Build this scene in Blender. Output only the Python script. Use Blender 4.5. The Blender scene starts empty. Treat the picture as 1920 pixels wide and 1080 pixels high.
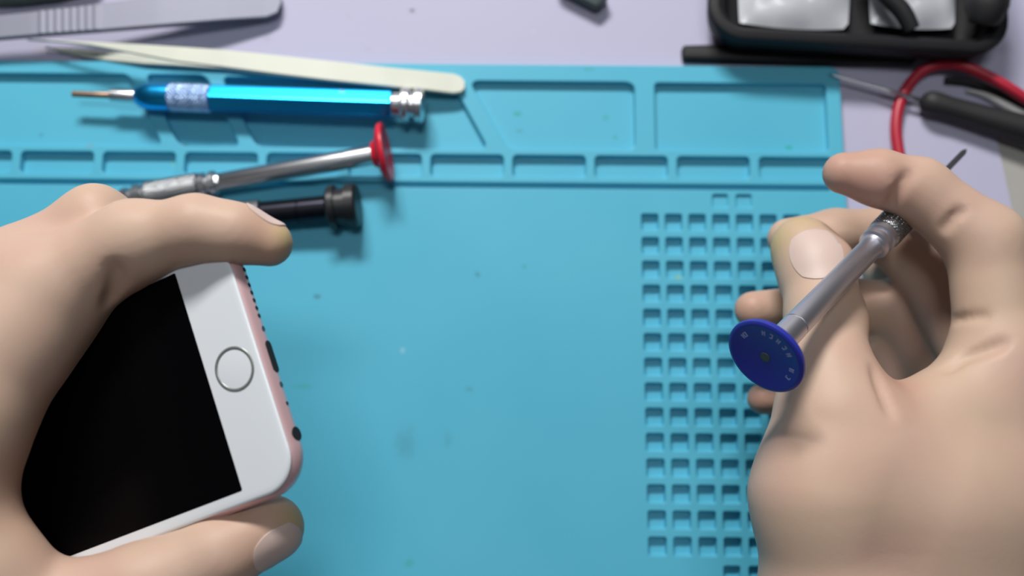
import bpy, bmesh, math, random
import numpy as np
from mathutils import Vector, Matrix
from mathutils.geometry import delaunay_2d_cdt

# All shapes below are written in millimetres and scaled to metres by MM.
MM = 0.001
sc = bpy.context.scene
COL = sc.collection
random.seed(4)
rng = np.random.RandomState(4)

# ------------------------------------------------------------------ camera
FPX, TILT, DIST = 1900.0, math.radians(11.0), 380.0
CAM = np.array([0.0, -DIST * math.sin(TILT), DIST * math.cos(TILT)])
RGT = np.array([1.0, 0.0, 0.0])
UPV = np.array([0.0, math.cos(TILT), math.sin(TILT)])
FWD = np.array([0.0, math.sin(TILT), -math.cos(TILT)])
cd = bpy.data.cameras.new('camera')
cam = bpy.data.objects.new('camera', cd)
COL.objects.link(cam)
cam.location = Vector(CAM) * MM
cam.rotation_euler = (TILT, 0, 0)
cd.sensor_width = 36.0
cd.lens = 36.0 * FPX / 1920.0
cd.clip_start, cd.clip_end = 0.01, 50
cd.dof.use_dof = True
cd.dof.focus_distance = 0.285
cd.dof.aperture_fstop = 7.0
sc.camera = cam

# ------------------------------------------------------------------ light
world = bpy.data.worlds.new('world')
sc.world = world
world.use_nodes = True
wb = world.node_tree.nodes['Background']
wb.inputs[0].default_value = (0.80, 0.88, 1.0, 1)
wb.inputs[1].default_value = 0.07


def area(name, loc, target, sx, sy, power, color=(1, 1, 1)):
    ld = bpy.data.lights.new(name, 'AREA')
    ld.shape = 'RECTANGLE'
    ld.size, ld.size_y, ld.energy, ld.color = sx * MM, sy * MM, power, color
    o = bpy.data.objects.new(name, ld)
    COL.objects.link(o)
    o.location = Vector(loc) * MM
    o.rotation_euler = (Vector(target) - Vector(loc)).to_track_quat('-Z', 'Y').to_euler()
    return o


area('bench_lamp', (-140, 690, 665), (0, 10, 0), 320, 120, 10.4, (1.0, 0.98, 0.95))
area('ceiling_lamp', (0, 200, 1900), (0, 0, 0), 560, 240, 8.2, (0.95, 0.98, 1.0))

sc.view_settings.view_transform = 'Standard'
sc.view_settings.look = 'None'
sc.view_settings.gamma = 1.0
sc.view_settings.use_curve_mapping = False
sc.view_settings.exposure = 0.0


# ------------------------------------------------------------------ helpers
def at(px, py, z):
    """Where the sight line through a pixel meets height z (mm)."""
    d = RGT * (px - 960) / FPX - UPV * (py - 540) / FPX + FWD
    return CAM + d * (z - CAM[2]) / d[2]


def tag(o, label=None, cat=None, group=None, kind=None):
    if label: o['label'] = label
    if cat: o['category'] = cat
    if group: o['group'] = group
    if kind: o['kind'] = kind
    return o


def empty(name, loc=(0, 0, 0)):
    o = bpy.data.objects.new(name, None)
    COL.objects.link(o)
    o.empty_display_size = 0.01
    o.location = Vector(loc) * MM
    return o


def mesh(name, verts, faces, mt, parent=None, smooth=True, angle=None):
    me = bpy.data.meshes.new(name)
    me.from_pydata([tuple(float(c) * MM for c in v) for v in verts], [], [tuple(int(i) for i in f) for f in faces])
    me.materials.append(mt)
    me.validate()
    bm = bmesh.new()
    bm.from_mesh(me)
    bmesh.ops.recalc_face_normals(bm, faces=bm.faces)
    if angle is not None:
        for e in bm.edges:
            if len(e.link_faces) == 2 and e.calc_face_angle(0) > math.radians(angle):
                e.smooth = False
    bm.to_mesh(me)
    bm.free()
    for p in me.polygons: p.use_smooth = smooth
    o = bpy.data.objects.new(name, me)
    COL.objects.link(o)
    if parent is not None:
        o.parent = parent
        if parent.type == 'MESH' or True:
            pass
    return o


def material(name, color, rough=0.5, metal=0.0, spec=0.5, sss=0.0, noise=None, coat=0.0, bump=None, aniso=0):
    """noise=(scale_per_mm, other colour, amount); bump=(scale_per_mm, strength)"""
    m = bpy.data.materials.new(name)
    m.use_nodes = True
    nt = m.node_tree
    b = nt.nodes['Principled BSDF']
    b.inputs['Base Color'].default_value = (*color, 1)
    b.inputs['Roughness'].default_value = rough
    b.inputs['Metallic'].default_value = metal
    b.inputs['Specular IOR Level'].default_value = spec
    b.inputs['Coat Weight'].default_value = coat
    if sss:
        b.inputs['Subsurface Weight'].default_value = sss
        b.inputs['Subsurface Radius'].default_value = (1.0, 0.35, 0.2)
        b.inputs['Subsurface Scale'].default_value = 0.003
    tc = nt.nodes.new('ShaderNodeTexCoord')
    if noise:
        n = nt.nodes.new('ShaderNodeTexNoise')
        n.inputs['Scale'].default_value = noise[0] / MM
        n.inputs['Detail'].default_value = 3
        nt.links.new(tc.outputs['Object'], n.inputs['Vector'])
        r = nt.nodes.new('ShaderNodeMapRange')
        r.inputs[1].default_value, r.inputs[2].default_value = 0.35, 0.7
        r.inputs[3].default_value, r.inputs[4].default_value = 0.0, noise[2]
        nt.links.new(n.outputs['Fac'], r.inputs[0])
        mx = nt.nodes.new('ShaderNodeMix')
        mx.data_type = 'RGBA'
        mx.inputs[6].default_value = (*color, 1)
        mx.inputs[7].default_value = (*noise[1], 1)
        nt.links.new(r.outputs[0], mx.inputs[0])
        nt.links.new(mx.outputs[2], b.inputs['Base Color'])
    if bump:
        n2 = nt.nodes.new('ShaderNodeTexNoise')
        n2.inputs['Scale'].default_value = bump[0] / MM
        nt.links.new(tc.outputs['Object'], n2.inputs['Vector'])
        bp = nt.nodes.new('ShaderNodeBump')
        bp.inputs['Strength'].default_value = bump[1]
        bp.inputs['Distance'].default_value = 0.0002
        nt.links.new(n2.outputs['Fac'], bp.inputs['Height'])
        nt.links.new(bp.outputs['Normal'], b.inputs['Normal'])
    return m


def add_spots(m, spots):
    """Stains and painted shade of fixed shape: (x, y, rx, ry, colour, amount) in mm in object space."""
    nt = m.node_tree
    b = nt.nodes['Principled BSDF']
    tc = [n for n in nt.nodes if n.type == 'TEX_COORD'][0]
    wob = nt.nodes.new('ShaderNodeTexNoise')
    wob.inputs['Scale'].default_value = 0.35 / MM
    nt.links.new(tc.outputs['Object'], wob.inputs['Vector'])
    cur = b.inputs['Base Color'].links[0].from_socket if b.inputs['Base Color'].links else None
    for (x, y, rx, ry, c, am) in spots:
        mp = nt.nodes.new('ShaderNodeMapping')
        mp.vector_type = 'POINT'
        mp.inputs['Scale'].default_value = (1 / (rx * MM), 1 / (ry * MM), 0)
        mp.inputs['Location'].default_value = (-x / rx, -y / ry, 0)
        nt.links.new(tc.outputs['Object'], mp.inputs['Vector'])
        ln = nt.nodes.new('ShaderNodeVectorMath')
        ln.operation = 'LENGTH'
        nt.links.new(mp.outputs[0], ln.inputs[0])
        ad = nt.nodes.new('ShaderNodeMath')
        ad.operation = 'MULTIPLY_ADD'
        ad.inputs[1].default_value = 0.8
        nt.links.new(wob.outputs['Fac'], ad.inputs[0])
        nt.links.new(ln.outputs['Value'], ad.inputs[2])
        mr = nt.nodes.new('ShaderNodeMapRange')
        mr.interpolation_type = 'SMOOTHSTEP'
        mr.inputs[1].default_value, mr.inputs[2].default_value = 0.6, 1.5
        mr.inputs[3].default_value, mr.inputs[4].default_value = am, 0.0
        nt.links.new(ad.outputs[0], mr.inputs[0])
        mx = nt.nodes.new('ShaderNodeMix')
        mx.data_type = 'RGBA'
        if cur is None: mx.inputs[6].default_value = b.inputs['Base Color'].default_value
        else: nt.links.new(cur, mx.inputs[6])
        mx.inputs[7].default_value = (*c, 1)
        nt.links.new(mr.outputs[0], mx.inputs[0])
        cur = mx.outputs[2]
    nt.links.new(cur, b.inputs['Base Color'])


def rrect(w, h, r, seg=6, cx=0.0, cy=0.0):
    """Outline of a rounded rectangle, counter-clockwise."""
    out = []
    for sx, sy, a0 in ((1, 1, 0), (-1, 1, 90), (-1, -1, 180), (1, -1, 270)):
        for i in range(seg + 1):
            a = math.radians(a0 + 90 * i / seg)
            out.append((cx + sx * (w / 2 - r) + r * math.cos(a), cy + sy * (h / 2 - r) + r * math.sin(a)))
    return out


def loft(rings, close_a=True, close_b=True):
    """Rings of equal length to verts/faces."""
    n = len(rings[0])
    v = [p for r in rings for p in r]
    f = []
    for k in range(len(rings) - 1):
        for i in range(n):
            j = (i + 1) % n
            f.append((k * n + i, k * n + j, (k + 1) * n + j, (k + 1) * n + i))
    if close_a: f.append(tuple(range(n))[::-1])
    if close_b: f.append(tuple(range((len(rings) - 1) * n, len(rings) * n)))
    return v, f


def frame_of(a, b, up=(0, 0, 1)):
    """Origin at a, x axis towards b."""
    x = np.array(b, float) - np.array(a, float)
    L = np.linalg.norm(x)
    x /= L
    u = np.array(up, float)
    y = np.cross(u, x)
    y /= np.linalg.norm(y)
    z = np.cross(x, y)
    return np.array([x, y, z]).T, L


def lathe(profile, M, o, n=40, knurl=None, sides=None, spin=0.0):
    """profile [(x, r)] along local x; M, o the frame; knurl=(x0, x1, count, depth); sides = polygon section."""
    rings = []
    for x, r in profile:
        ring = []
        for i in range(n):
            a = 2 * math.pi * i / n
            rr = max(r, 0.01)
            if sides:
                s = math.pi / sides
                q = ((a + s) % (2 * s)) - s
                rr = rr * math.cos(s) / math.cos(q) if True else rr
                rr = min(rr, r * 0.985)
            if knurl and knurl[0] <= x <= knurl[1]:
                t = a * knurl[2] / (2 * math.pi)
                w = (x - knurl[0]) * knurl[2] / (2 * math.pi * r)
                tri = lambda q: abs((q % 1.0) - 0.5) * 2
                rr += knurl[3] * (max(tri(t + w), tri(t - w)) - 0.5)
            p = np.array([x, rr * math.cos(a + spin), rr * math.sin(a + spin)])
            ring.append(o + M @ p)
        rings.append(ring)
    return loft(rings)


def tube(points, radii, n=14):
    """Swept tube through points (smoothed), radii per point."""
    P = [np.array(p, float) for p in points]
    R = list(radii) if hasattr(radii, '__len__') else [radii] * len(P)
    Q, S = [], []
    for i in range(len(P) - 1):
        p0, p1, p2, p3 = P[max(i - 1, 0)], P[i], P[i + 1], P[min(i + 2, len(P) - 1)]
        for k in range(8):
            t = k / 8
            Q.append(0.5 * ((2 * p1) + (-p0 + p2) * t + (2 * p0 - 5 * p1 + 4 * p2 - p3) * t * t + (-p0 + 3 * p1 - 3 * p2 + p3) * t ** 3))
            S.append(R[i] * (1 - t) + R[i + 1] * t)
    Q.append(P[-1]); S.append(R[-1])
    rings = []
    up = np.array([0, 0, 1.0])
    for i, q in enumerate(Q):
        d = Q[min(i + 1, len(Q) - 1)] - Q[max(i - 1, 0)]
        d /= np.linalg.norm(d)
        y = np.cross(up, d); y /= np.linalg.norm(y)
        z = np.cross(d, y)
        rings.append([q + S[i] * (math.cos(2 * math.pi * k / n) * y + math.sin(2 * math.pi * k / n) * z) for k in range(n)])
    return loft(rings)


def join(parts):
    V, F = [], []
    for v, f in parts:
        o = len(V)
        V += list(v)
        F += [tuple(i + o for i in q) for q in f]
    return V, F


def place(v, M, o):
    return [o + M @ np.array(p, float) for p in v]


def slab(w, h, z0, z1, r, bev=0.6, seg=6):
    """Rounded box, edges softened top and bottom."""
    rings = []
    for z, ins in ((z0, bev), (z0 + bev * .3, bev * .3), (z0 + bev, 0), (z1 - bev, 0), (z1 - bev * .3, bev * .3), (z1, bev)):
        rings.append([(x, y, z) for x, y in rrect(w - 2 * ins, h - 2 * ins, max(r - ins, .2), seg)])
    return loft(rings)


# ------------------------------------------------------------------ materials
M_SHEET = material('lavender_sheet', (0.445, 0.435, 0.575), 0.6, spec=0.25, noise=(0.01, (0.41, 0.405, 0.55), 0.6))
M_BENCH = material('bench_top', (0.40, 0.39, 0.37), 0.6, noise=(0.02, (0.33, 0.32, 0.30), 0.8))
M_MAT = material('silicone', (0.086, 0.420, 0.575), 0.5, spec=0.25, noise=(0.012, (0.068, 0.385, 0.545), 0.8))
M_STEEL = material('brushed_steel', (0.66, 0.67, 0.69), 0.30, 1.0, noise=(0.05, (0.56, 0.56, 0.60), 0.6))
M_KNURL = material('knurled_steel', (0.34, 0.35, 0.36), 0.36, 1.0)
M_TRAY = material('matt_black', (0.010, 0.010, 0.012), 0.55, spec=0.25)
M_SATIN = material('satin_steel', (0.62, 0.62, 0.68), 0.42, 1.0)
M_DARKST = material('dark_steel', (0.20, 0.20, 0.22), 0.38, 1.0)
M_BITBR = material('tempered_bit', (0.34, 0.22, 0.15), 0.4, 0.8, noise=(0.2, (0.15, 0.12, 0.10), 0.7))
M_BLUEAL = material('blue_anodised', (0.02, 0.42, 0.88), 0.30, 1.0)
M_BLUEKN = material('knurled_pale_blue', (0.46, 0.62, 0.88), 0.36, 1.0)
M_RED = material('red_plastic', (0.62, 0.008, 0.030), 0.38)
M_BLUEP = material('blue_plastic', (0.022, 0.032, 0.32), 0.38)
M_BLACK = material('black_plastic', (0.010, 0.010, 0.012), 0.38)
M_BLACKAL = material('black_anodised', (0.03, 0.03, 0.04), 0.30, 1.0)
M_SOFTBL = material('black_fabric', (0.012, 0.012, 0.014), 0.62, bump=(0.8, 0.3))
M_IVORY = material('ivory_coating', (0.66, 0.68, 0.58), 0.42, noise=(0.03, (0.60, 0.62, 0.55), 0.6))
M_WHITEGL = material('white_bezel', (0.73, 0.77, 0.81), 0.22, spec=0.35)
M_SCREEN = material('black_screen', (0.0015, 0.0015, 0.002), 0.25, spec=0.08)
M_ROSE = material('rose_metal', (0.84, 0.56, 0.58), 0.38, 0.5)
M_RING = material('button_ring', (0.27, 0.30, 0.29), 0.35, 0.5)
M_HOLE = material('port_black', (0.004, 0.004, 0.005), 0.6)
M_REDCAB = material('red_cable', (0.42, 0.012, 0.035), 0.4)
M_SILCAB = material('silver_cable', (0.50, 0.50, 0.49), 0.35)
M_MARK = material('pale_print', (0.30, 0.34, 0.62), 0.5)
M_OLIVE = material('olive_dot', (0.06, 0.08, 0.07), 0.5)
M_BAG = material('white_plastic_film', (0.62, 0.63, 0.68), 0.22, noise=(0.04, (0.42, 0.43, 0.47), 0.8), bump=(0.15, 0.6))
M_CLOTH = material('grey_green_cloth', (0.16, 0.20, 0.17), 0.9, noise=(0.1, (0.10, 0.13, 0.11), 0.8))
M_GREEN = material('dark_green_board', (0.03, 0.05, 0.05), 0.5)
M_NAIL = material('nail', (0.60, 0.45, 0.40), 0.5, spec=0.35, sss=0.15)

ZB = -4.0     # bench sheet; the mat's top face is z = 0

# ------------------------------------------------------------------ bench
bench = empty('workbench', (0, 0, ZB - 30))
v, f = slab(1300, 800, -30, -0.6, 5, 1.0)
mesh('table_top', v, f, M_BENCH, bench).location = Vector((0, 60, 30)) * MM
for sx in (-1, 1):
    for sy in (-1, 1):
        v, f = slab(50, 50, -720, -30, 4, 1.0)
        mesh('leg', v, f, M_BENCH, bench).location = Vector((sx * 600, 60 + sy * 350, 30)) * MM
tag(bench, 'grey beige workbench showing at the edge of the lavender covering', 'workbench')

# thin lavender covering, its right edge slanting
a, b = at(1868, 256, ZB), at(1908, 440, ZB)
dxy = (b - a) / (b[1] - a[1])
lo, mid = a + dxy * (-300 - a[1]), at(2010, 306, ZB)
outl = [(-560, -300), (lo[0], -300), (a[0], a[1]), (mid[0], mid[1]), (330, 330), (-560, 330)]
v, f = loft([[(x, y, ZB - 0.6) for x, y in outl], [(x, y, ZB) for x, y in outl]])
sheet = tag(mesh('table_covering', v, f, M_SHEET, None, False),
            'pale lavender sheet covering the workbench under the mat and tools', 'table covering')
ws = []
for px, py, r, c, am in ((773, 20, 1.6, (.12, .11, .13), .8), (500, 72, 1.8, (.35, .33, .42), .6), (690, 92, 1.6, (.4, .36, .5), .55),
                         (78, 97, 4, (.42, .38, .45), .6), (655, 30, 1.0, (.4, .38, .45), .5), (1000, 60, 1.2, (.5, .48, .6), .5), (1880, 90, 5, (.3, .28, .36), .4)):  # last spot is the blurred shadow beside the tray, painted into the sheet
    w = at(px, py, ZB)
    ws.append((w[0], w[1], r, r * .8, c, am))
add_spots(M_SHEET, ws)
v, f = slab(6000, 6000, -805, -790, 5, 2)
tag(mesh('floor', v, f, material('floor_tiles', (0.30, 0.29, 0.28), 0.6, noise=(0.004, (0.25, 0.24, 0.23), 0.8)), None, False), kind='structure')

# ------------------------------------------------------------------ silicone mat
ROLL = math.radians(-0.5)
mat_root_rot = ROLL
holes = []


def hole(x0, x1, y0, y1, r, depth, slant=None):
    pts = rrect(x1 - x0, y1 - y0, r, 5, (x0 + x1) / 2, (y0 + y1) / 2)
    if slant:   # (shift of the left edge, shift of the right edge) at the top relative to the bottom
        q = []
        for x, y in pts:
            k = (y - y0) / (y1 - y0)
            t = (x - x0) / (x1 - x0)
            q.append((x + k * (slant[0] * (1 - t) + slant[1] * t), y))
        pts = q
    holes.append((pts, depth))


hole(-318, -150 + 15, 54.6, 84.0, 3.0, 3.2, (0, -15.5))          # long tray, ends on a slanting rib
hole(-129, -105, 54.6, 84.0, 3.0, 3.2, (-15.5, -15.5))
hole(-99, -9.5, 54.6, 83.2, 3.0, 3.2, (-15.5, -15.5))
hole(-2.0, 47.2, 54.6, 82.4, 3.0, 3.2, (-15.5, 0))
hole(54.9, 121.8, 54.6, 82.2, 1.6, 3.2)
x = 94.5
while x > -320:
    hole(x, x + 28.1, 43.4, 52.2, 1.8, 3.3)
    x -= 31.55
hole(-318, 121.8, 38.9, 41.0, 0.9, 2.4)
for r in range(14):
    for c in range(8):
        cx, cy = 52.2 + 9.0 * c + 0.05 * r, 26.0 - 9.2 * r
        hole(cx - 3.25, cx + 3.25, cy - 3.2, cy + 3.2, 0.9, 3.0)
for c in (3, 4):
    for cy in (34.6, 26.0 - 9.2 * 14):
        hole(52.2 + 9 * c - 3.0, 52.2 + 9 * c + 3.0, cy - 2.6, cy + 2.6, 0.9, 1.3 if cy > 0 else 2.6)

outer = rrect(454, 300, 4, 6, 127.4 - 227, 89.3 - 150)


def inset(pts, d):
    n = len(pts)
    out = []
    for i in range(n):
        p, a_, b_ = np.array(pts[i]), np.array(pts[i - 1]), np.array(pts[(i + 1) % n])
        t = b_ - a_
        t = t / (np.linalg.norm(t) + 1e-9)
        out.append(tuple(p + np.array([-t[1], t[0]]) * d))
    return out


co, fin, base = [], [], 0
loops = [inset(outer, 0.5)] + [inset(h[0], -0.45) for h in holes]
for lp in loops:
    co += [Vector(p) for p in lp]
    fin.append(list(range(base, base + len(lp))))
    base += len(lp)
vv, ee, ff, ov, oe, of = delaunay_2d_cdt(co, [], fin, 1, 1e-5)
V = [(p.x, p.y, 0.0) for p in vv]
F = [tuple(q) for q, o_ in zip(ff, of) if 0 in o_ and len(o_) == 1]
parts = [(V, F)]
for pts, dep in holes:
    rings = []
    for ins, z in ((-0.45, 0), (-0.12, -0.12), (0.0, -0.5), (0.15, -dep + 0.5), (0.35, -dep + 0.1), (0.8 if dep > 1.9 else 0.5, -dep)):
        rings.append([(p[0], p[1], z) for p in inset(pts, ins)])
    parts.append(loft(rings, False, True))
rings = []
for ins, z in ((0.5, 0), (0.12, -0.15), (0, -0.5), (0, ZB + .02)):
    rings.append([(p[0], p[1], z) for p in inset(outer, ins)])
parts.append(loft(rings, False, True))
v, f = join(parts)
me = bpy.data.meshes.new('repair_mat')
me.from_pydata([tuple(c * MM for c in p) for p in v], [], f)
bm = bmesh.new(); bm.from_mesh(me)
bmesh.ops.remove_doubles(bm, verts=bm.verts, dist=1e-6)
bmesh.ops.recalc_face_normals(bm, faces=bm.faces)
for e in bm.edges:
    if len(e.link_faces) == 2:
        flat = [abs(q.normal.z) > 0.999 for q in e.link_faces]
        if flat[0] != flat[1] or e.calc_face_angle(0) > math.radians(32): e.smooth = False
bm.to_mesh(me); bm.free()
for p in me.polygons: p.use_smooth = True
me.materials.append(M_MAT)
rmat = bpy.data.objects.new('repair_mat', me)
COL.objects.link(rmat)
rmat.rotation_euler.z = ROLL
tag(rmat, 'turquoise silicone repair mat with trays and a grid of square pockets', 'work mat')
sp = []
G, K, Wt, Br = (0.03, .33, .30), (.05, .20, .26), (.35, .6, .68), (.22, .22, .24)
for px, py, rx, ry, c, am in ((970, 208, 2.2, 1.5, G, .8), (1155, 252, 1.2, 1, G, .7), (1137, 215, 1.8, 1.6, G, .5), (1483, 272, 2.0, 1.1, (.01, .36, .27), .9),
                              (1105, 130, 3, 1.2, G, .5), (167, 271, 1.8, 1.4, Br, .8), (342, 266, 2, 1.0, K, .7), (595, 556, 1.9, 1.3, K, .75),
                              (895, 515, 1.6, 1.5, K, .55), (983, 500, 1.3, 1.2, G, .6), (755, 657, 1.2, 1.5, Wt, .4), (1273, 518, 1.6, 1.4, (.25, .38, .15), .8),
                              (760, 832, 5.0, 8, (.06, .29, .39), .5), (840, 825, 2.4, 4, (.06, .29, .39), .35), (768, 1056, 2.4, 2, (.05, .36, .33), .55),
                              (975, 240, 2, 1, K, .4), (880, 730, 2, 1.4, K, .3), (70, 248, 1.2, 1.2, K, .5), (320, 302, 1.4, 2, (.12, .42, .4), .6),
                              (570, 725, 5, 1.5, (.06, .36, .36), .5)):
    w = at(px, py, 0)
    ca, sa = math.cos(-ROLL), math.sin(-ROLL)
    sp.append((w[0] * ca - w[1] * sa, w[0] * sa + w[1] * ca, rx, ry, c, am))
add_spots(M_MAT, sp)


# ------------------------------------------------------------------ screwdrivers
def disc_driver(tip, cap, cap_mat, metal, label, marks=None):
    """Precision screwdriver with a flat spinning disc cap; axis from the bit tip to the cap."""
    M, L = frame_of(tip, cap)
    o = np.array(tip, float)
    root = empty('precision_screwdriver', tip)
    root_inv = np.array(tip, float)

    def part(name, vf, mt, parent=root, ang=35):
        v_, f_ = vf
        v_ = [np.array(p) - root_inv for p in v_]
        return mesh(name, v_, f_, mt, parent, True, ang)
    e = L
    part('bit', lathe([(0, .15), (1.5, .7), (3, .95), (20, 1.0), (22, 1.6), (29, 1.6), (30, 1.7)], M, o, 20), M_DARKST)
    part('nose', lathe([(25, 1.9), (26, 2.6), (32, 3.3), (32.5, 4.3), (34.5, 4.5), (35, 3.6), (36.5, 3.6), (37, 4.7), (40, 4.8), (40.5, 3.9), (41.5, 3.9)], M, o, 36), metal)
    kp = [(41.2, 3.9)] + [(41.6 + i * 0.22, 4.8) for i in range(int(20.5 / .22))] + [(62.2, 3.9)]
    part('grip', lathe(kp, M, o, 110, (41.8, 61.8, 28, 0.7)), M_KNURL, ang=60)
    part('collar', lathe([(62, 3.6), (62.3, 4.7), (64.6, 4.8), (65, 3.6), (66, 3.6), (66.4, 4.7), (68.4, 4.7), (68.8, 3.8), (70, 3.5)], M, o, 36), metal)
    s = e - 15.5
    part('barrel', lathe([(69.6, 3.3), (70, 3.5), (s - .2, 3.7), (s, 3.5), (s + .3, 3.5), (s + .5, 3.75), (e - 2.8, 3.8), (e - 2.6, 3.2)], M, o, 36), metal)
    part('cap', lathe([(e - 5, 3.6), (e - 4.6, 4.6), (e - 3.2, 5.4), (e - 1.9, 9.4), (e - 1.0, 10.9), (e - .1, 11.3), (e + .6, 11.2), (e + 1.0, 10.6), (e + 1.0, 9.9), (e + .75, 9.3), (e + .7, 2.0), (e + .6, .6)], M, o, 64), cap_mat)
    if marks:
        capo = [c for c in root.children if c.name.startswith('cap')][0]
        ps = []

        def ang(px, py):
            best = min((np.linalg.norm(np.cross((o + M @ np.array([e + .7, 7.9 * math.cos(q / 100), 7.9 * math.sin(q / 100)])) - CAM,
                       (at(px, py, 0) - CAM) / np.linalg.norm(at(px, py, 0) - CAM))), q / 100) for q in range(628))
            return best[1]
        for (pa, pb, kinds) in marks:
            ta, tb = ang(*pa), ang(*pb)
            if tb - ta > math.pi: tb -= 2 * math.pi
            if ta - tb > math.pi: tb += 2 * math.pi
            for k in range(kinds):
                t = ta + (tb - ta) * (k / max(kinds - 1, 1))
                r0 = 7.9
                for (dr, dt, lr, lt) in ((0, -.04, 1.4, .022), (.6, .0, .3, .05), (-.6, .0, .3, .05)) if k % 2 else ((0, -.04, 1.4, .022), (0, .045, 1.4, .022), (.1, .0, .3, .05)):
                    q = []
                    for (u_, w_) in ((-1, -1), (1, -1), (1, 1), (-1, 1)):
                        rr, tt = r0 + dr + u_ * lr / 2, t + dt + w_ * lt
                        q.append((rr * math.cos(tt), rr * math.sin(tt)))
                    ps.append(loft([[o + M @ np.array([z_, y_, x_]) for y_, x_ in q] for z_ in (e + .6, e + .82)]))
        v_, f_ = join(ps)
        mesh('lettering', [p - root_inv for p in v_], f_, M_MARK, capo, False)
        v_, f_ = lathe([(e + .5, 1.5), (e + .85, 1.4), (e + .85, .2)], M, o, 12)
        mesh('centre_dot', [p - root_inv for p in v_], f_, M_OLIVE, capo, False)
    tag(root, label, 'screwdriver')
    return root


# red cap, resting on the mat
disc_driver(at(76, 402, 1.2), at(722, 286, 9.8), M_RED, M_STEEL, 'silver precision screwdriver with a red disc cap lying on the mat')
# stout black one with a ribbed knob
T, E = at(40, 448, 1.2), at(672, 384, 8.4)
M, L = frame_of(T, E)
root = empty('precision_screwdriver', T)


def kpart(name, vf, mt, ang=35):
    v_, f_ = vf
    return mesh(name, [p - T for p in v_], f_, mt, root, True, ang)


kpart('bit', lathe([(0, .2), (2, .9), (22, 1.1), (24, 1.9), (31, 1.9)], M, T, 20), M_DARKST)
kpart('nose', lathe([(30, 2.2), (38, 4.2), (40, 5.0), (44, 5.0), (44.5, 4.4)], M, T, 36), M_BLACKAL)
kp = [(44.2, 4.4)] + [(44.6 + i * 0.25, 5.3) for i in range(int((L - 36.5 - 44.6) / .25))] + [(L - 36.2, 4.2)]
kpart('grip', lathe(kp, M, T, 120, (45, L - 36.8, 22, 0.7)), M_DARKST, 60)
kpart('barrel', lathe([(L - 36.6, 4.2), (L - 36, 4.8), (L - 22.6, 4.8), (L - 22.4, 4.5), (L - 22, 4.5), (L - 21.8, 4.8), (L - 12, 4.8), (L - 11, 4.0)], M, T, 40), M_BLACKAL)
kn = [(L - 11.6, 4.5), (L - 11.2, 7.6), (L - 10.4, 8.3)]
kn += [(L - 8.2, 8.3), (L - 8.0, 6.9), (L - 4.4, 6.9), (L - 4.2, 8.2), (L - 0.8, 8.2), (L, 7.4), (L + .1, 2)]
kpart('cap', lathe(kn, M, T, 60), M_BLACK)
tag(root, 'black screwdriver with a stout ringed cap lying below the silver one', 'screwdriver')
HT, HC = at(1812, 280, 45), at(1437, 667, 105)
disc_driver(HT, HC, M_BLUEP, M_SATIN, 'precision screwdriver with a blue disc cap held by the hand',
            marks=[((1391, 626), (1400, 630), 2), ((1430, 630), (1474, 668), 5), ((1486, 695), (1482, 712), 2)])

# blue six-sided screwdriver
T, E = at(135, 176, 5.2), at(815, 199, 6.9)
M, L = frame_of(T, E)
blue = empty('precision_screwdriver', T)


def bpart(name, vf, mt, ang=30, parent=blue):
    v_, f_ = vf
    return mesh(name, [p - T for p in v_], f_, mt, parent, True, ang)


bpart('bit', lathe([(0, .5), (.3, 1.2), (14.5, 1.3), (15, 1.1)], M, T, 16), M_BITBR)
bpart('bit_holder', lathe([(14.6, 1.5), (15, 2.3), (24.5, 2.3), (25.5, 2.0)], M, T, 24), M_STEEL)
bpart('nose', lathe([(24.2, 1.8), (24.8, 3.0), (26.5, 4.2), (29, 5.1), (32, 5.4), (38, 5.4)], M, T, 72, sides=None), M_BLUEAL)
kp = [(37.8, 4.6)] + [(38 + i * .25, 5.0) for i in range(64)] + [(54.1, 4.6)]
bpart('grip', lathe(kp, M, T, 120, (38.2, 53.9, 22, 1.0)), M_BLUEKN, 60)
body = bpart('barrel', lathe([(53.8, 4.2), (54.2, 5.6), (123.0, 5.6), (123.6, 5.1)], M, T, 72, sides=6, spin=math.radians(12)), M_BLUEAL, 20)
bpart('collar', lathe([(123.2, 4.0), (123.6, 4.5), (126.5, 4.7), (127, 6.2), (127.6, 6.7), (129.6, 6.7), (130.2, 6.2), (130.4, 5.0), (131.8, 5.0), (132.0, 6.2),
                       (132.6, 6.8), (134.8, 6.8), (135.4, 5.4), (135.8, 3.0), (136.0, .5)], M, T, 48), M_STEEL)
# small printed mark on the barrel
ps = []
for k in range(7):
    t = 2 * math.pi * k / 7
    ps.append(loft([[T + M @ np.array([104.5 + .9 * math.cos(t) + .35 * math.cos(q), 2.5 + .9 * math.sin(t) + .35 * math.sin(q), z_]) for q in (0, 1.57, 3.14, 4.71)] for z_ in (3.5, 4.35)]))
v, f = join(ps)
mesh('printed_mark', [p - T for p in v], f, material('mark_white', (.5, .6, .85), .5), body, False)
tag(blue, 'bright blue anodised screwdriver with knurled grip and ringed steel end', 'screwdriver')


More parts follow.
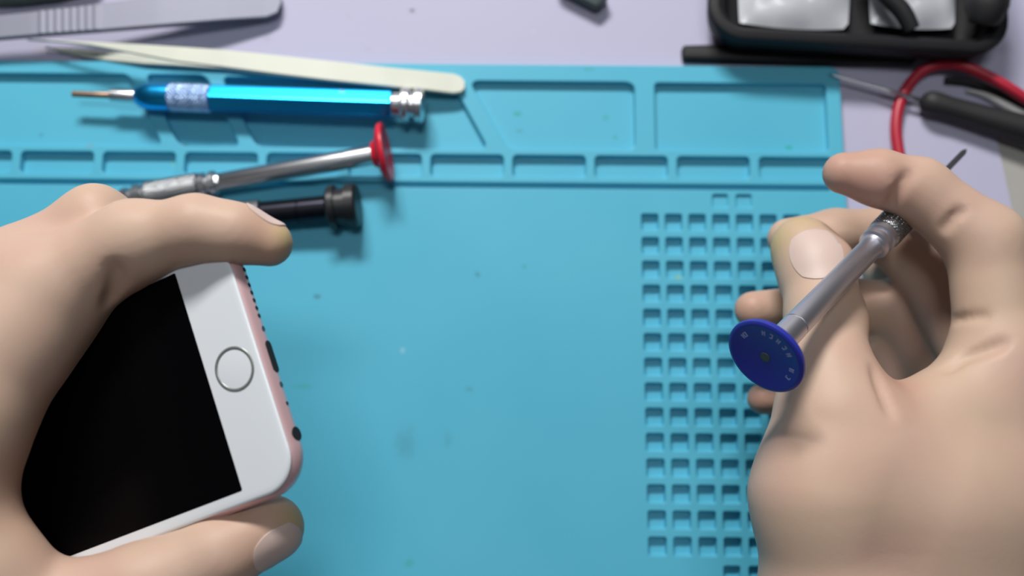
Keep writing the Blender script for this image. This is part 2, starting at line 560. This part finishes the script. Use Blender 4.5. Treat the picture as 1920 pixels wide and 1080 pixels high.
# ------------------------------------------------------------------ tweezers
def strip(rows, th, ridges=None):
    """rows: (top-edge pixel, bottom-edge pixel, z) along the arm; a strip of metal of thickness th."""
    rings = []
    fine = []
    for i in range(len(rows) - 1):
        for k in range(10):
            t = k / 10
            (a0, a1, a2), (b0, b1, b2) = rows[i], rows[i + 1]
            fine.append((np.array(a0) * (1 - t) + np.array(b0) * t, np.array(a1) * (1 - t) + np.array(b1) * t, a2 * (1 - t) + b2 * t))
    fine.append((np.array(rows[-1][0]), np.array(rows[-1][1]), rows[-1][2]))
    for p, q, z in fine:
        A, B = at(p[0], p[1], z), at(q[0], q[1], z)
        u = B - A
        w = np.linalg.norm(u); u /= w
        bump = 0
        if ridges and ridges[0] < p[0] < ridges[1]:
            bump = 0.5 * (0.5 + 0.5 * math.cos(2 * math.pi * (p[0] - ridges[0]) / ridges[2] + math.pi))
        e_ = min(.35, th * .3, w * .3)
        ring = [A + u * e_ + [0, 0, th / 2 + bump], A + [0, 0, th / 2 - e_], A + [0, 0, -th / 2 + e_], A + u * e_ - [0, 0, th / 2],
                B - u * e_ - [0, 0, th / 2], B + [0, 0, -th / 2 + e_], B + [0, 0, th / 2 - e_], B - u * e_ + [0, 0, th / 2 + bump]]
        rings.append(ring)
    return loft(rings)


def tweezers(upper, lower, th, mt, label, ridges=None):
    r = empty('tweezers', at(*upper[-1][0], ZB))
    o = at(*upper[-1][0], ZB)
    for rows, rd in ((upper, ridges), (lower, None)):
        v_, f_ = strip(rows, th, rd)
        mesh('arm', [p - o for p in v_], f_, mt, r, True, 40)
    tag(r, label, 'tweezers')
    return r


up1 = [((-330, 88), (-330, 94), 2)]
for x_, t_, b_, z_ in ((-200, 68, 96, 5), (-100, 46, 87, 7), (0, 29, 72, 8), (60, 23, 67, 8.4)):
    up1.append(((x_, t_), (x_, b_), z_))
for i in range(9):
    x_ = 72 + i * 14.5
    up1.append(((x_, 21 - i * 1.6), (x_, 66 - i * 1.1), 8.4))
for x_, t_, b_, z_ in ((300, -6, 48, 7), (420, -20, 38, 4), (500, -26, 33, 1), (520, -22, 25, 0.5), (527, -12, 8, 0.3)):
    up1.append(((x_, t_), (x_, b_), z_))
lo1 = [((a_[0], a_[1]), (b_[0], b_[1]), max(ZB + .7, min(z_ - 2, -z_ * .15 - 2.2))) for a_, b_, z_ in up1]
lo1 = [((a_[0] + 0, a_[1] - 1), (b_[0], b_[1] - 1), z_) for a_, b_, z_ in lo1]
lo1 = lo1[:-3] + [((500, -26), (500, 33), -1.0), ((520, -22), (520, 25), -1.0), ((527, -12), (527, 8), -1.0)]
tweezers(up1, lo1, 1.2, material('tweezer_steel', (0.27, 0.275, 0.34), 0.6, 0.35, spec=0.3), 'broad silver tweezers with ribbed grip lying on the lavender sheet', (72, 188, 14.5))

up2 = [((x_, t_), (x_, b_), z_) for x_, t_, b_, z_ in (
    (52, 74.0, 75.5, 5), (110, 76.5, 79, 7), (170, 79, 86, 9), (250, 83, 101, 11), (330, 88, 116, 12), (420, 94, 127, 12),
    (520, 104, 140, 11), (620, 115, 152, 9.5), (720, 126, 162, 7), (800, 134, 170, 4), (850, 139, 176, 2.4), (864, 144, 174, 2.1), (871, 152, 168, 2.0))]
lo2 = [((x_, t_), (x_, b_), z_) for x_, t_, b_, z_ in (
    (85, 88, 90, -2.5), (140, 92, 104, -1.8), (200, 97, 114, 0.2), (270, 103, 121, 1.2), (330, 106, 124, 1.4), (420, 106, 130, 1.2),
    (520, 112, 142, .9), (620, 120, 153, .8), (720, 129, 163, .8), (800, 136, 171, .75), (850, 141, 177, .75), (864, 146, 175, .75), (871, 154, 169, .75))]
tweezers(up2, lo2, 1.3, M_IVORY, 'ivory coloured pointed tweezers lying across the mat edge above the blue screwdriver')


# ------------------------------------------------------------------ things at the top of the bench
def prism(points, z0, z1, mt, name, label=None, cat=None, parent=None, bev=1.2, o=None):
    c = np.mean([at(*p, z0)[:2] for p in points], axis=0)
    c3 = np.array([c[0], c[1], z0]) if o is None else o
    P = [at(*p, z0)[:2] - c3[:2] for p in points]
    # round the corners
    n = len(P); Q = []
    for i in range(n):
        a_, b_, d_ = P[i - 1], P[i], P[(i + 1) % n]
        r_ = min(np.linalg.norm(a_ - b_), np.linalg.norm(d_ - b_)) * .25
        r_ = min(r_, 6)
        s_, e_ = b_ + (a_ - b_) / np.linalg.norm(a_ - b_) * r_, b_ + (d_ - b_) / np.linalg.norm(d_ - b_) * r_
        for k in range(5):
            t = k / 4
            Q.append(s_ * (1 - t) ** 2 + 2 * b_ * t * (1 - t) + e_ * t * t)
    if sum(Q[i - 1][0] * Q[i][1] - Q[i][0] * Q[i - 1][1] for i in range(len(Q))) < 0: Q = Q[::-1]
    rg = []
    for ins, z_ in ((bev * .5, z0), (0, z0 + bev * .5), (0, z1 - bev), (bev * .3, z1 - bev * .3), (bev, z1)):
        rg.append([(p[0], p[1], z_ - c3[2]) for p in inset([tuple(q) for q in Q], ins)])
    v_, f_ = loft(rg)
    ob = mesh(name, v_, f_, mt, parent, True, 40)
    if parent is None: ob.location = Vector(c3) * MM
    if label: tag(ob, label, cat)
    return ob, Q, c3


prism([(1276, 93), (1278, 119), (1590, 127), (1710, 127), (1720, 84), (1345, 91)], ZB + .05, ZB + 5, M_TRAY, 'flat_box',
      'flat black slab sticking out from under the black tray', 'box')
prism([(1036, -14), (1118, 28), (1140, 6), (1090, -60)], ZB + .05, ZB + 7, M_GREEN, 'eraser_block',
      'small dark block with a pointed corner at the far edge of the bench', 'block')
prism([(-60, -40), (-60, 14), (30, 16), (120, 6), (200, -20), (180, -70)], ZB + .05, ZB + 9, M_CLOTH, 'folded_cloth',
      'grey green folded cloth behind the ribbed silver tweezers', 'cloth', bev=3)

# black open tray with a rim, holding clear bags
troot = empty('tool_tray', at(1610, 20, ZB + 5.1))
to = at(1610, 20, ZB + 5.1)


H_ = 78.0
lft, rgt, btm = at(1336, 80, 12)[0], at(1888, 80, 12)[0], at(1600, 112, 0)[1]
W_ = rgt - lft
cx, cy = (lft + rgt) / 2 - to[0], btm + H_ / 2 - to[1]


def trect(ins, r):
    pts = rrect(W_ - 2 * ins, H_ - 2 * ins, max(r - ins, 1), 8, cx, cy)
    sk = math.radians(-3.5)
    return [(x_ * math.cos(sk) - y_ * math.sin(sk), x_ * math.sin(sk) + y_ * math.cos(sk)) for x_, y_ in pts]


rg = []
for ins, z_ in ((2.5, 0), (.8, 1), (0, 4), (-.8, 9), (-1.2, 12), (-.6, 13.4), (.6, 14), (2.6, 14), (3.4, 13), (3.6, 10.6), (5.4, 10.2), (6, 9), (6.5, 3), (8, 2)):
    rg.append([(x_, y_, z_) for x_, y_ in trect(ins, 13)])
v, f = loft(rg)
mesh('tray_body', v, f, M_TRAY, troot, True, 40)
# hinge strap reaching down into the tray, seen over the bags
v, f = tube([(cx + 2, cy - 3, 17), (cx + 7, cy - 18, 17.5), (cx + 15, cy - 27, 16), (cx + 19, cy - 33.5, 14)], [3.2, 3.4, 3.4, 3.0], 10)
mesh('strap', v, f, M_SOFTBL, troot)
v, f = tube([(cx + W_ / 2 - 9, cy + 15, 16), (cx + W_ / 2 - 7, cy - 8, 18), (cx + W_ / 2 - 9, cy - 25, 16), (cx + W_ / 2 - 10, cy - 31, 13)], [7, 8, 8, 5], 12)
mesh('handle', v, f, M_SOFTBL, troot)
tag(troot, 'black rounded tray holding clear plastic bags beyond the mat', 'tray')


def bag(cx0, cy0, w, h, z0, hgt, seed, label):
    rs = np.random.RandomState(seed)
    n = 26
    ph = rs.rand(6, 4) * 6.28
    V_, F_ = [], []
    for side in (1, -1):
        for j in range(n + 1):
            for i in range(n + 1):
                u, w_ = 2 * i / n - 1, 2 * j / n - 1
                e_ = (1 - u ** 4) * (1 - w_ ** 4)
                wr = sum(math.sin(u * (2 + k) + w_ * (5 - k) * 1.3 + ph[k, 0]) * .5 for k in range(5))
                ru = abs(math.sin(u * 4 + w_ * 3 + ph[0, 1])) + abs(math.sin(w_ * 5 - u * 2 + ph[1, 1]))
                z_ = side * e_ * hgt / 2 + (side > 0) * e_ * (wr * .5 + ru * .9)
                V_.append((u * w / 2 * (1 - .05 * w_ * w_), w_ * h / 2 * (1 - .05 * u * u), z_))
    N = (n + 1) ** 2
    for s in (0, N):
        for j in range(n):
            for i in range(n):
                k = s + j * (n + 1) + i
                F_.append((k, k + 1, k + n + 2, k + n + 1))
    ob = mesh('plastic_bag', V_, F_, M_BAG)
    ob.location = Vector((cx0, cy0, z0 + hgt / 2)) * MM
    ob.rotation_euler.z = math.radians(-3.5)
    return tag(ob, label, 'plastic bag', 'plastic bags in the black tray')


bag(to[0] + cx - 22, to[1] + cy - 1, 44, 58, ZB + 7.5, 9, 3, 'white plastic bag filling the near half of the black tray beside the strap')
bag(to[0] + cx + 24, to[1] + cy - 1, 34, 58, ZB + 7.5, 9, 8, 'greyer crumpled plastic bag between the tray strap and its black handle')

# red test lead, black probe with its needle, black lead, silver cable
v, f = tube([at(1760, 520, ZB + 2.4), at(1715, 420, ZB + 2.4), at(1694, 330, ZB + 2.4), at(1680, 240, ZB + 2.4), at(1695, 175, ZB + 2.6), at(1735, 130, ZB + 4), at(1790, 120, ZB + 6),
             at(1850, 142, ZB + 7), at(1915, 180, ZB + 7), at(2000, 240, ZB + 5), at(2100, 330, ZB + 2.4)], 2.2, 16)
tag(mesh('test_lead', v, f, M_REDCAB), 'red rubber cable looping over the bench beside the black tray', 'cable')
v, f = tube([at(1772, 150, ZB + 1.7), at(1830, 158, ZB + 1.7), at(1915, 196, ZB + 1.7), at(2010, 260, ZB + 1.7), at(2080, 340, ZB + 1.7)], 1.5, 12)
tag(mesh('cable', v, f, M_BLACK), 'thin black cable running just below the red cable', 'cable')
v, f = tube([at(1812, 170, ZB + 1.4), at(1850, 180, ZB + 1.6), at(1915, 214, ZB + 2), at(1990, 262, ZB + 2), at(2060, 350, ZB + 2)], [.5, 1.3, 1.9, 1.9, 1.9], 12)
tag(mesh('cable', v, f, M_SILCAB), 'short silver grey cable between the red cable and the black probe', 'cable')

n0, n1 = at(1553, 139, 1.2), at(1732, 189, ZB + 5.0)
p1 = at(1990, 262, ZB + 6.2)
M, L = frame_of(n1, p1)
pr = empty('meter_probe', n1)
v, f = lathe([(-1, 1.6), (-.3, 3.2), (1.5, 4.4), (4, 4.8), (10, 4.4), (18, 4.6), (36, 5.4), (44, 5.8), (50, 5.6), (53, 3)], M, n1, 32)
mesh('handle', [p - n1 for p in v], f, M_SOFTBL, pr, True, 40)
Mn, Ln = frame_of(n0, n1)
v, f = lathe([(0, .1), (3, .45), (Ln * .55, .55), (Ln * .6, .8), (Ln + 1, .8)], Mn, n0, 14)
mesh('needle', [p - n1 for p in v], f, M_STEEL, pr)
tag(pr, 'black handled meter probe with a thin steel needle pointing to the mat corner', 'test probe')

# ------------------------------------------------------------------ phone
PO = np.array([-61.87, -41.19, 122.14])
PR = np.array([[0.88845, -0.33622, -0.31242], [0.30483, 0.94115, -0.14598], [0.34312, 0.03446, 0.93866]])
phone = empty('smartphone', PO)
phone.matrix_world = Matrix.Translation(Vector(PO) * MM) @ Matrix([list(r) for r in PR]).to_4x4()
PL, PW, PT = 138.3, 67.1, 7.1


def pring(ins, z, r=10.5, seg=12):
    return [(x_, y_, z) for x_, y_ in rrect(PL - 2 * ins, PW - 2 * ins, r - ins, seg, -PL / 2, 0)]


rg = []
for k in range(13):
    t = -math.pi / 2 + math.pi * k / 12 * 0.92
    ins = 3.5 * (1 - math.cos(t))
    rg.append(pring(ins, -PT / 2 + PT / 2 * math.sin(t) - .1, 10.5))
v, f = loft(rg)
shell = mesh('back_shell', v, f, M_ROSE, phone, True, 50)
rg = [pring(i_, z_) for i_, z_ in ((1.7, -1.2), (1.15, -.7), (1.05, -.35), (1.3, -.08), (1.9, .05), (3.0, .1))]
v, f = loft(rg)
glass = mesh('front_panel', v, f, M_WHITEGL, phone, True, 50)
rg = [[(x_, y_, z_) for x_, y_ in rrect(104, 58.5, .5, 3, -17 - 52, 0)] for z_ in (.0, .13)]
v, f = loft(rg)
mesh('screen', v, f, M_SCREEN, phone, False)
n = 48
prof = [(5.75, .05), (5.7, .22), (5.35, .27), (4.95, .2), (4.85, .0)]
rg = [[(-8.8 + r_ * math.cos(2 * math.pi * i / n), r_ * math.sin(2 * math.pi * i / n), z_) for i in range(n)] for r_, z_ in prof]
v, f = loft(rg, False, False)
hb = mesh('home_button', v, f, M_RING, phone)
prof = [(4.95, .08), (4.6, .12)]
rg = [[(-8.8 + r_ * math.cos(2 * math.pi * i / n), r_ * math.sin(2 * math.pi * i / n), z_) for i in range(n)] for r_, z_ in prof]
v, f = loft(rg, False, True)
mesh('button_face', v, f, M_WHITEGL, hb)
v, f = loft([[(x_, y_, z_) for x_, y_ in rrect(1.2, 11, .59, 5, -PL + 8.3, 0)] for z_ in (.05, .14)])
mesh('earpiece', v, f, M_HOLE, phone)


def port(y0, w, h, name, mt=M_HOLE):
    pts = rrect(w, h, min(w, h) / 2 - .02, 6, y0, -PT / 2 - .5)
    rg_ = [[(x_, p[0], p[1]) for p in pts] for x_ in (-1.5, .06)]
    v_, f_ = loft(rg_)
    return mesh(name, v_, f_, mt, phone, False)


port(0, 8.6, 2.5, 'charging_port')
port(-20.5, 3.7, 3.7, 'headphone_jack')
port(-12.5, 1.0, 1.0, 'microphone_hole')
port(-7.5, 1.5, 1.5, 'screw', M_DARKST)
port(7.5, 1.5, 1.5, 'screw', M_DARKST)
for k in range(8):
    port(11 + k * 2.1, 1.2, 1.2, 'speaker_hole')
tag(phone, 'rose gold smartphone with white front, round home button and black screen', 'phone')


# ------------------------------------------------------------------ hands
def smin(a, b, k):
    h = np.clip(.5 + .5 * (b - a) / k, 0, 1)
    return b * (1 - h) + a * h - k * h * (1 - h)


def cone_sdf(P, a, b, ra, rb):
    ab = b - a
    t = np.clip(((P - a) @ ab) / (ab @ ab), 0, 1)
    return np.linalg.norm(P - (a + t[..., None] * ab), axis=-1) - (ra * (1 - t) + rb * t)


class Hand:
    """A hand as one continuous skin: tapered segments blended together, meshed on a fine lattice."""

    def __init__(s):
        s.prims, s.cuts = [], []

    def chain(s, pts, k=4.0):
        """pts (px, py, z, r)"""
        q = [(at(p[0], p[1], p[2]).astype(np.float32), p[3]) for p in pts]
        for (a, ra), (b, rb) in zip(q[:-1], q[1:]):
            s.prims.append((a, b, ra, rb, k))
        return q

    def value(s, P, cuts=True):
        P = np.asarray(P, np.float32)
        d = np.full(P.shape[:-1], 50.0, np.float32)
        for a, b, ra, rb, k in s.prims:
            d = smin(d, cone_sdf(P, a, b, ra, rb), k)
        if cuts:
            for a, b, r, k in s.cuts:
                d = -smin(-d, cone_sdf(P, a, b, r, r), k)
        return d

    def hit(s, px, py, z0=150.0, cuts=False):
        o = at(px, py, z0)
        d = o - CAM
        d /= np.linalg.norm(d)
        for i in range(300):
            v_ = float(s.value(o[None], cuts)[0])
            if v_ < .05: return o
            o = o + d * max(v_ * .8, .1)
            if o[2] < -10: return None
        return o

    def crease(s, pix, r=0.7, k=1.6, lift=.15):
        pp = []
        for (x0, y0), (x1, y1) in zip(pix[:-1], pix[1:]):
            for q in range(4): pp.append((x0 + (x1 - x0) * q / 4, y0 + (y1 - y0) * q / 4))
        pp.append(pix[-1])
        H_ = [h for h in (s.hit(*p) for p in pp) if h is not None]
        n_ = len(H_)
        for i, (a, b) in enumerate(zip(H_[:-1], H_[1:])):
            if np.linalg.norm(a - b) < 6:
                up = (CAM - a) / np.linalg.norm(CAM - a)
                w = math.sin(math.pi * (i + .5) / (n_ - 1)) ** .5
                lf = up * (lift + r * 1.3 * (1 - w))
                s.cuts.append(((a + lf).astype(np.float32), (b + lf).astype(np.float32), r, k))

    def mesh(s, name, mt, h, blush, callus=()):
        lo_ = np.min([np.minimum(p[0] - p[2], p[1] - p[3]) for p in s.prims], axis=0) - 3
        hi_ = np.max([np.maximum(p[0] + p[2], p[1] + p[3]) for p in s.prims], axis=0) + 3
        n_ = np.ceil((hi_ - lo_) / h).astype(int) + 1
        ax = [lo_[i] + h * np.arange(n_[i], dtype=np.float32) for i in range(3)]
        D = np.full(tuple(n_), 50.0, np.float32)

        def box(a, b, ra, rb, m):
            l = np.minimum(a - ra, b - rb) - m
            u = np.maximum(a + ra, b + rb) + m
            i0 = np.maximum(np.floor((l - lo_) / h).astype(int), 0)
            i1 = np.minimum(np.ceil((u - lo_) / h).astype(int) + 1, n_)
            sl = tuple(slice(i0[i], i1[i]) for i in range(3))
            X, Y, Z = np.meshgrid(*[ax[i][i0[i]:i1[i]] for i in range(3)], indexing='ij')
            return sl, np.stack([X, Y, Z], -1)
        for a, b, ra, rb, k in s.prims:
            sl, P = box(a, b, ra, rb, k + 3)
            D[sl] = smin(D[sl], cone_sdf(P, a, b, ra, rb), k)
        for a, b, r, k in s.cuts:
            sl, P = box(a, b, r, r, k + 2)
            D[sl] = -smin(-D[sl], cone_sdf(P, a, b, r, r), k)
        s.D = D
        # surface nets
        I = D < 0
        c = np.zeros(tuple(n_ - 1), np.int8)
        for dx in (0, 1):
            for dy in (0, 1):
                for dz in (0, 1):
                    c += I[dx:n_[0] - 1 + dx, dy:n_[1] - 1 + dy, dz:n_[2] - 1 + dz]
        act = (c > 0) & (c < 8)
        idx = np.full(act.shape, -1, np.int64)
        cells = np.argwhere(act)
        idx[act] = np.arange(len(cells))
        acc = np.zeros((len(cells), 3)); cnt = np.zeros(len(cells))
        corners = [(i, j, k) for i in (0, 1) for j in (0, 1) for k in (0, 1)]
        for a in corners:
            for axn in range(3):
                if a[axn]: continue
                b = list(a); b[axn] = 1
                da = D[cells[:, 0] + a[0], cells[:, 1] + a[1], cells[:, 2] + a[2]]
                db = D[cells[:, 0] + b[0], cells[:, 1] + b[1], cells[:, 2] + b[2]]
                m = (da < 0) != (db < 0)
                t = np.where(m, da / np.where(m, da - db, 1), 0)
                p = np.tile(np.array(a, float), (len(cells), 1))
                p[:, axn] = t
                acc[m] += p[m]; cnt[m] += 1
        V_ = lo_ + h * (cells + acc / cnt[:, None])
        F_ = []
        for axn in range(3):
            u, w = (axn + 1) % 3, (axn + 2) % 3
            s0 = [slice(None)] * 3; s1 = [slice(None)] * 3
            s0[axn] = slice(0, n_[axn] - 1); s1[axn] = slice(1, n_[axn])
            ch = I[tuple(s0)] != I[tuple(s1)]
            e_ = np.argwhere(ch)
            e_ = e_[(e_[:, u] > 0) & (e_[:, w] > 0) & (e_[:, u] < n_[u] - 1) & (e_[:, w] < n_[w] - 1)]
            q = []
            for du, dw in ((0, 0), (-1, 0), (-1, -1), (0, -1)):
                k_ = e_.copy(); k_[:, u] += du; k_[:, w] += dw
                q.append(idx[k_[:, 0], k_[:, 1], k_[:, 2]])
            q = np.stack(q, 1)
            inside = I[e_[:, 0], e_[:, 1], e_[:, 2]]
            q[~inside] = q[~inside][:, ::-1]
            F_.append(q)
        F_ = np.concatenate(F_)
        # a little smoothing of the lattice steps
        E_ = np.concatenate([F_[:, [0, 1]], F_[:, [1, 2]], F_[:, [2, 3]], F_[:, [3, 0]]])
        for it in range(2):
            sm = np.zeros_like(V_); ct = np.zeros(len(V_))
            np.add.at(sm, E_[:, 0], V_[E_[:, 1]]); np.add.at(sm, E_[:, 1], V_[E_[:, 0]])
            np.add.at(ct, E_[:, 0], 1); np.add.at(ct, E_[:, 1], 1)
            V_ = V_ * .5 + .5 * sm / ct[:, None]
        me_ = bpy.data.meshes.new(name)
        me_.from_pydata((V_ * MM).tolist(), [], F_.tolist())
        me_.materials.append(mt)
        me_.polygons.foreach_set('use_smooth', np.ones(len(me_.polygons), bool))
        at_ = me_.attributes.new('blush', 'FLOAT', 'POINT')
        bl = np.zeros(len(V_))
        for p, r_, am in blush:
            bl = np.maximum(bl, am * np.exp(-(np.linalg.norm(V_ - np.asarray(p, float), axis=1) / r_) ** 2))
        at_.data.foreach_set('value', bl.astype(np.float32))
        at2 = me_.attributes.new('callus', 'FLOAT', 'POINT')
        bl = np.zeros(len(V_))
        for p, r_, am in callus:
            bl = np.maximum(bl, am * np.exp(-(np.linalg.norm(V_ - np.asarray(p, float), axis=1) / r_) ** 2))
        at2.data.foreach_set('value', bl.astype(np.float32))
        ob = bpy.data.objects.new(name, me_)
        COL.objects.link(ob)
        return ob

    def nail(s, c, tipdir, nrm, ln, wd, parent, mt):
        t = np.asarray(tipdir, float); n_ = np.asarray(nrm, float)
        n_ /= np.linalg.norm(n_)
        t = t - n_ * (t @ n_); t /= np.linalg.norm(t)
        sd = np.cross(n_, t)
        K_ = 14
        top = []
        for j in range(K_ + 1):
            for i in range(K_ + 1):
                u, w = 2 * i / K_ - 1, 2 * j / K_ - 1
                uu = u * math.sqrt(1 - .42 * w * w); ww = w * math.sqrt(1 - .42 * u * u)
                p = np.asarray(c, float) + t * ww * ln / 2 * 1.12 + sd * uu * wd / 2 * 1.12 + n_ * 9
                for _ in range(60):
                    v_ = float(s.value(p[None])[0])
                    if v_ < .28: break
                    p = p - n_ * max((v_ - .28) * .7, .04)
                    if (p - np.asarray(c, float)) @ n_ < -7: break
                top.append(p)
        V_ = top + [p - n_ * .6 for p in top]
        N = (K_ + 1) ** 2
        F_ = []
        for j in range(K_):
            for i in range(K_):
                k_ = j * (K_ + 1) + i
                F_.append((k_, k_ + 1, k_ + K_ + 2, k_ + K_ + 1))
                F_.append((N + k_, N + k_ + K_ + 1, N + k_ + K_ + 2, N + k_ + 1))
        for i in range(K_):
            for a_, b_ in ((i, i + 1), (K_ * (K_ + 1) + i, K_ * (K_ + 1) + i + 1), (i * (K_ + 1), (i + 1) * (K_ + 1)), (i * (K_ + 1) + K_, (i + 1) * (K_ + 1) + K_)):
                F_.append((a_, b_, b_ + N, a_ + N))
        return mesh('fingernail', V_, F_, mt, parent, True, 50)


def skin_material(name, base, pink, deep):
    m = material(name, base, 0.52, spec=0.3, sss=0.12, noise=(0.035, pink, 0.7), bump=(0.9, 0.12))
    nt = m.node_tree
    b_ = nt.nodes['Principled BSDF']
    cur = b_.inputs['Base Color'].links[0].from_socket
    at_ = nt.nodes.new('ShaderNodeAttribute'); at_.attribute_name = 'blush'
    mx = nt.nodes.new('ShaderNodeMix'); mx.data_type = 'RGBA'
    nt.links.new(at_.outputs['Fac'], mx.inputs[0])
    nt.links.new(cur, mx.inputs[6])
    mx.inputs[7].default_value = (*deep, 1)
    at2 = nt.nodes.new('ShaderNodeAttribute'); at2.attribute_name = 'callus'
    m2 = nt.nodes.new('ShaderNodeMix'); m2.data_type = 'RGBA'
    nt.links.new(at2.outputs['Fac'], m2.inputs[0])
    nt.links.new(mx.outputs[2], m2.inputs[6])
    m2.inputs[7].default_value = (0.47, 0.38, 0.18, 1)
    nt.links.new(m2.outputs[2], b_.inputs['Base Color'])
    return m


M_SKIN = skin_material('skin', (0.545, 0.395, 0.295), (0.53, 0.335, 0.275), (0.42, 0.20, 0.15))
HS = 1.0

# --- hand on the phone
L_ = Hand()
L_.chain([(95, 545, 112, 13.5), (250, 455, 117, 10.3), (368, 428, 121, 7.9), (440, 437, 121, 6.9), (505, 456, 119, 6.1)], 5)      # index finger
L_.chain([(90, 555, 112, 13.5), (32, 625, 114, 13.5), (-55, 780, 116, 13), (-75, 880, 116, 12.4), (-62, 965, 115, 11), (-8, 1060, 112, 11), (60, 1140, 108, 11)], 5)   # web
L_.chain([(-80, 1090, 104, 17), (90, 1168, 104, 14), (270, 1106, 106, 11.8), (412, 1040, 105, 9.6), (508, 990, 102, 8.6)], 3)   # thumb
L_.chain([(30, 520, 103, 12.5), (178, 412, 104, 8.8), (300, 470, 92, 7.6), (360, 540, 82, 6.8)], 5)                                # middle finger
L_.chain([(-60, 530, 96, 12), (40, 480, 84, 8.6), (150, 520, 70, 7.4), (220, 590, 66, 6.6)], 5)                                  # ring finger
L_.chain([(-150, 560, 88, 11), (-60, 530, 70, 7.6), (40, 580, 60, 6.6), (90, 640, 58, 6)], 5)                                    # little finger
L_.chain([(60, 580, 112, 14), (-120, 800, 120, 17), (-300, 1000, 125, 20)], 9)
L_.chain([(20, 540, 106, 13), (-160, 740, 116, 17), (-320, 960, 122, 20)], 9)
L_.chain([(-60, 540, 99, 12), (-220, 720, 110, 15), (-350, 930, 118, 19)], 9)
L_.chain([(-150, 570, 90, 11), (-280, 740, 104, 14), (-370, 930, 114, 17)], 9)
L_.chain([(80, 1170, 104, 12.5), (-120, 1120, 110, 19), (-310, 1020, 122, 21)], 9)
L_.chain([(-320, 980, 122, 22), (-520, 1120, 120, 24), (-960, 1420, 112, 28)], 9)
L_.chain([(-360, 930, 118, 18), (-560, 1060, 116, 22)], 9)
L_.crease([(214, 500), (218, 522), (215, 545), (206, 572)], .6, 3.2)
tipL = [(at(510, 462, 119), 11, .55), (at(500, 1000, 112), 10, .35), (at(368, 445, 122), 9, .2), (at(60, 930, 118), 12, .35), (at(185, 395, 108), 9, .2), (at(250, 520, 112), 12, .3)]
handL = L_.mesh('hand', M_SKIN, HS, tipL, [(at(562, 965, 106), 5, .8), (at(538, 440, 122), 4, .8)])
tag(handL, 'bare hand gripping the white smartphone with index finger and thumb', 'hand')
# nails
tp, ip = at(508, 990, 102), at(412, 1040, 105)
L_.nail(at(517, 1000, 103), tp - ip, (0.30, -0.66, 0.62), 11.5, 11, handL, M_NAIL)
tp, ip = at(505, 456, 119), at(440, 437, 121)
L_.nail(at(498, 437, 119), tp - ip, (0.10, 0.86, 0.42), 9, 7.5, handL, M_NAIL)

# --- hand with the screwdriver
R_ = Hand()
R_.chain([(1876, 660, 74, 12.5), (1848, 455, 76, 11.2), (1722, 356, 76, 9.2), (1648, 334, 77, 8.1), (1582, 325, 76, 6.4)], 4)      # index finger
R_.chain([(1640, 860, 84, 15), (1556, 700, 78, 11.8), (1548, 600, 68, 11.3), (1530, 505, 61, 11.2), (1506, 466, 58, 10.3)], 5)     # thumb
R_.chain([(1850, 690, 52, 12), (1738, 505, 44, 10.5), (1655, 438, 43, 8.6), (1565, 440, 46, 8.2), (1478, 448, 47, 6.9)], 3)        # middle finger
R_.chain([(1800, 760, 36, 12), (1682, 582, 30, 10.5), (1600, 572, 30, 8.8), (1500, 580, 36, 7.8), (1412, 581, 42, 6.2)], 3)          # ring finger
R_.chain([(1760, 560, 20, 12), (1680, 500, 18, 12)], 3)
R_.chain([(1850, 740, 20, 13), (1740, 590, 16, 12)], 3)
R_.chain([(1760, 820, 28, 11), (1655, 672, 24, 9.5), (1560, 735, 20, 7.6), (1430, 748, 22, 5.4)], 3)                                # little finger
R_.chain([(1560, 800, 80, 17), (1545, 930, 80, 19), (1580, 1160, 72, 22), (1640, 1350, 68, 24)], 9)                                # thumb base
R_.chain([(1640, 840, 80, 15), (1760, 800, 76, 14), (1880, 700, 74, 14)], 8)                                                       # web
R_.chain([(1885, 690, 72, 14), (1830, 950, 72, 22), (1740, 1300, 68, 26)], 9)
R_.chain([(1960, 720, 60, 14), (1930, 960, 62, 22), (1820, 1300, 60, 26)], 9)
R_.chain([(1870, 760, 42, 14), (1860, 960, 44, 20), (1760, 1300, 48, 26)], 9)
R_.chain([(1770, 850, 24, 12), (1780, 980, 32, 18), (1720, 1280, 42, 24)], 9)
R_.chain([(1620, 900, 76, 21), (1730, 950, 76, 23), (1700, 1300, 60, 26)], 10)
R_.chain([(1710, 1300, 62, 28), (1800, 1550, 62, 26), (2050, 2050, 66, 29)], 9)
R_.crease([(1706, 322), (1692, 345), (1678, 372), (1668, 392)], .6, 2.6)
R_.crease([(1806, 392), (1788, 408), (1770, 432)], .6, 2.4)
R_.crease([(1888, 640), (1850, 655), (1810, 668), (1775, 692)], .7, 2.6)
R_.crease([(1850, 592), (1810, 596), (1785, 600)], .5, 2.2)
R_.crease([(1640, 690), (1652, 730), (1672, 775)], .7, 2.4)
blR = [(at(1600, 335, 78), 15, .6), (at(1400, 585, 45), 9, .55), (at(1425, 750, 24), 9, .55), (at(1670, 740, 84), 10, .55), (at(1560, 850, 98), 16, .22),
       (at(1700, 350, 82), 7, .35), (at(1700, 600, 50), 18, .35), (at(1640, 990, 90), 14, .15)]
handR = R_.mesh('hand', M_SKIN, HS, blR, [(at(1458, 452, 60), 7.5, .8), (at(1500, 418, 62), 7, .6)])
tag(handR, 'bare hand pinching the blue capped screwdriver over the pocket grid', 'hand')
c = R_.hit(1532, 474)
tp, ip = at(1512, 440, 60), at(1545, 560, 64)
nv = CAM - c
nv = nv / np.linalg.norm(nv) + np.array([0.10, 0.12, 0])
R_.nail(c, tp - ip, nv, 14.5, 14.0, handR, M_NAIL)
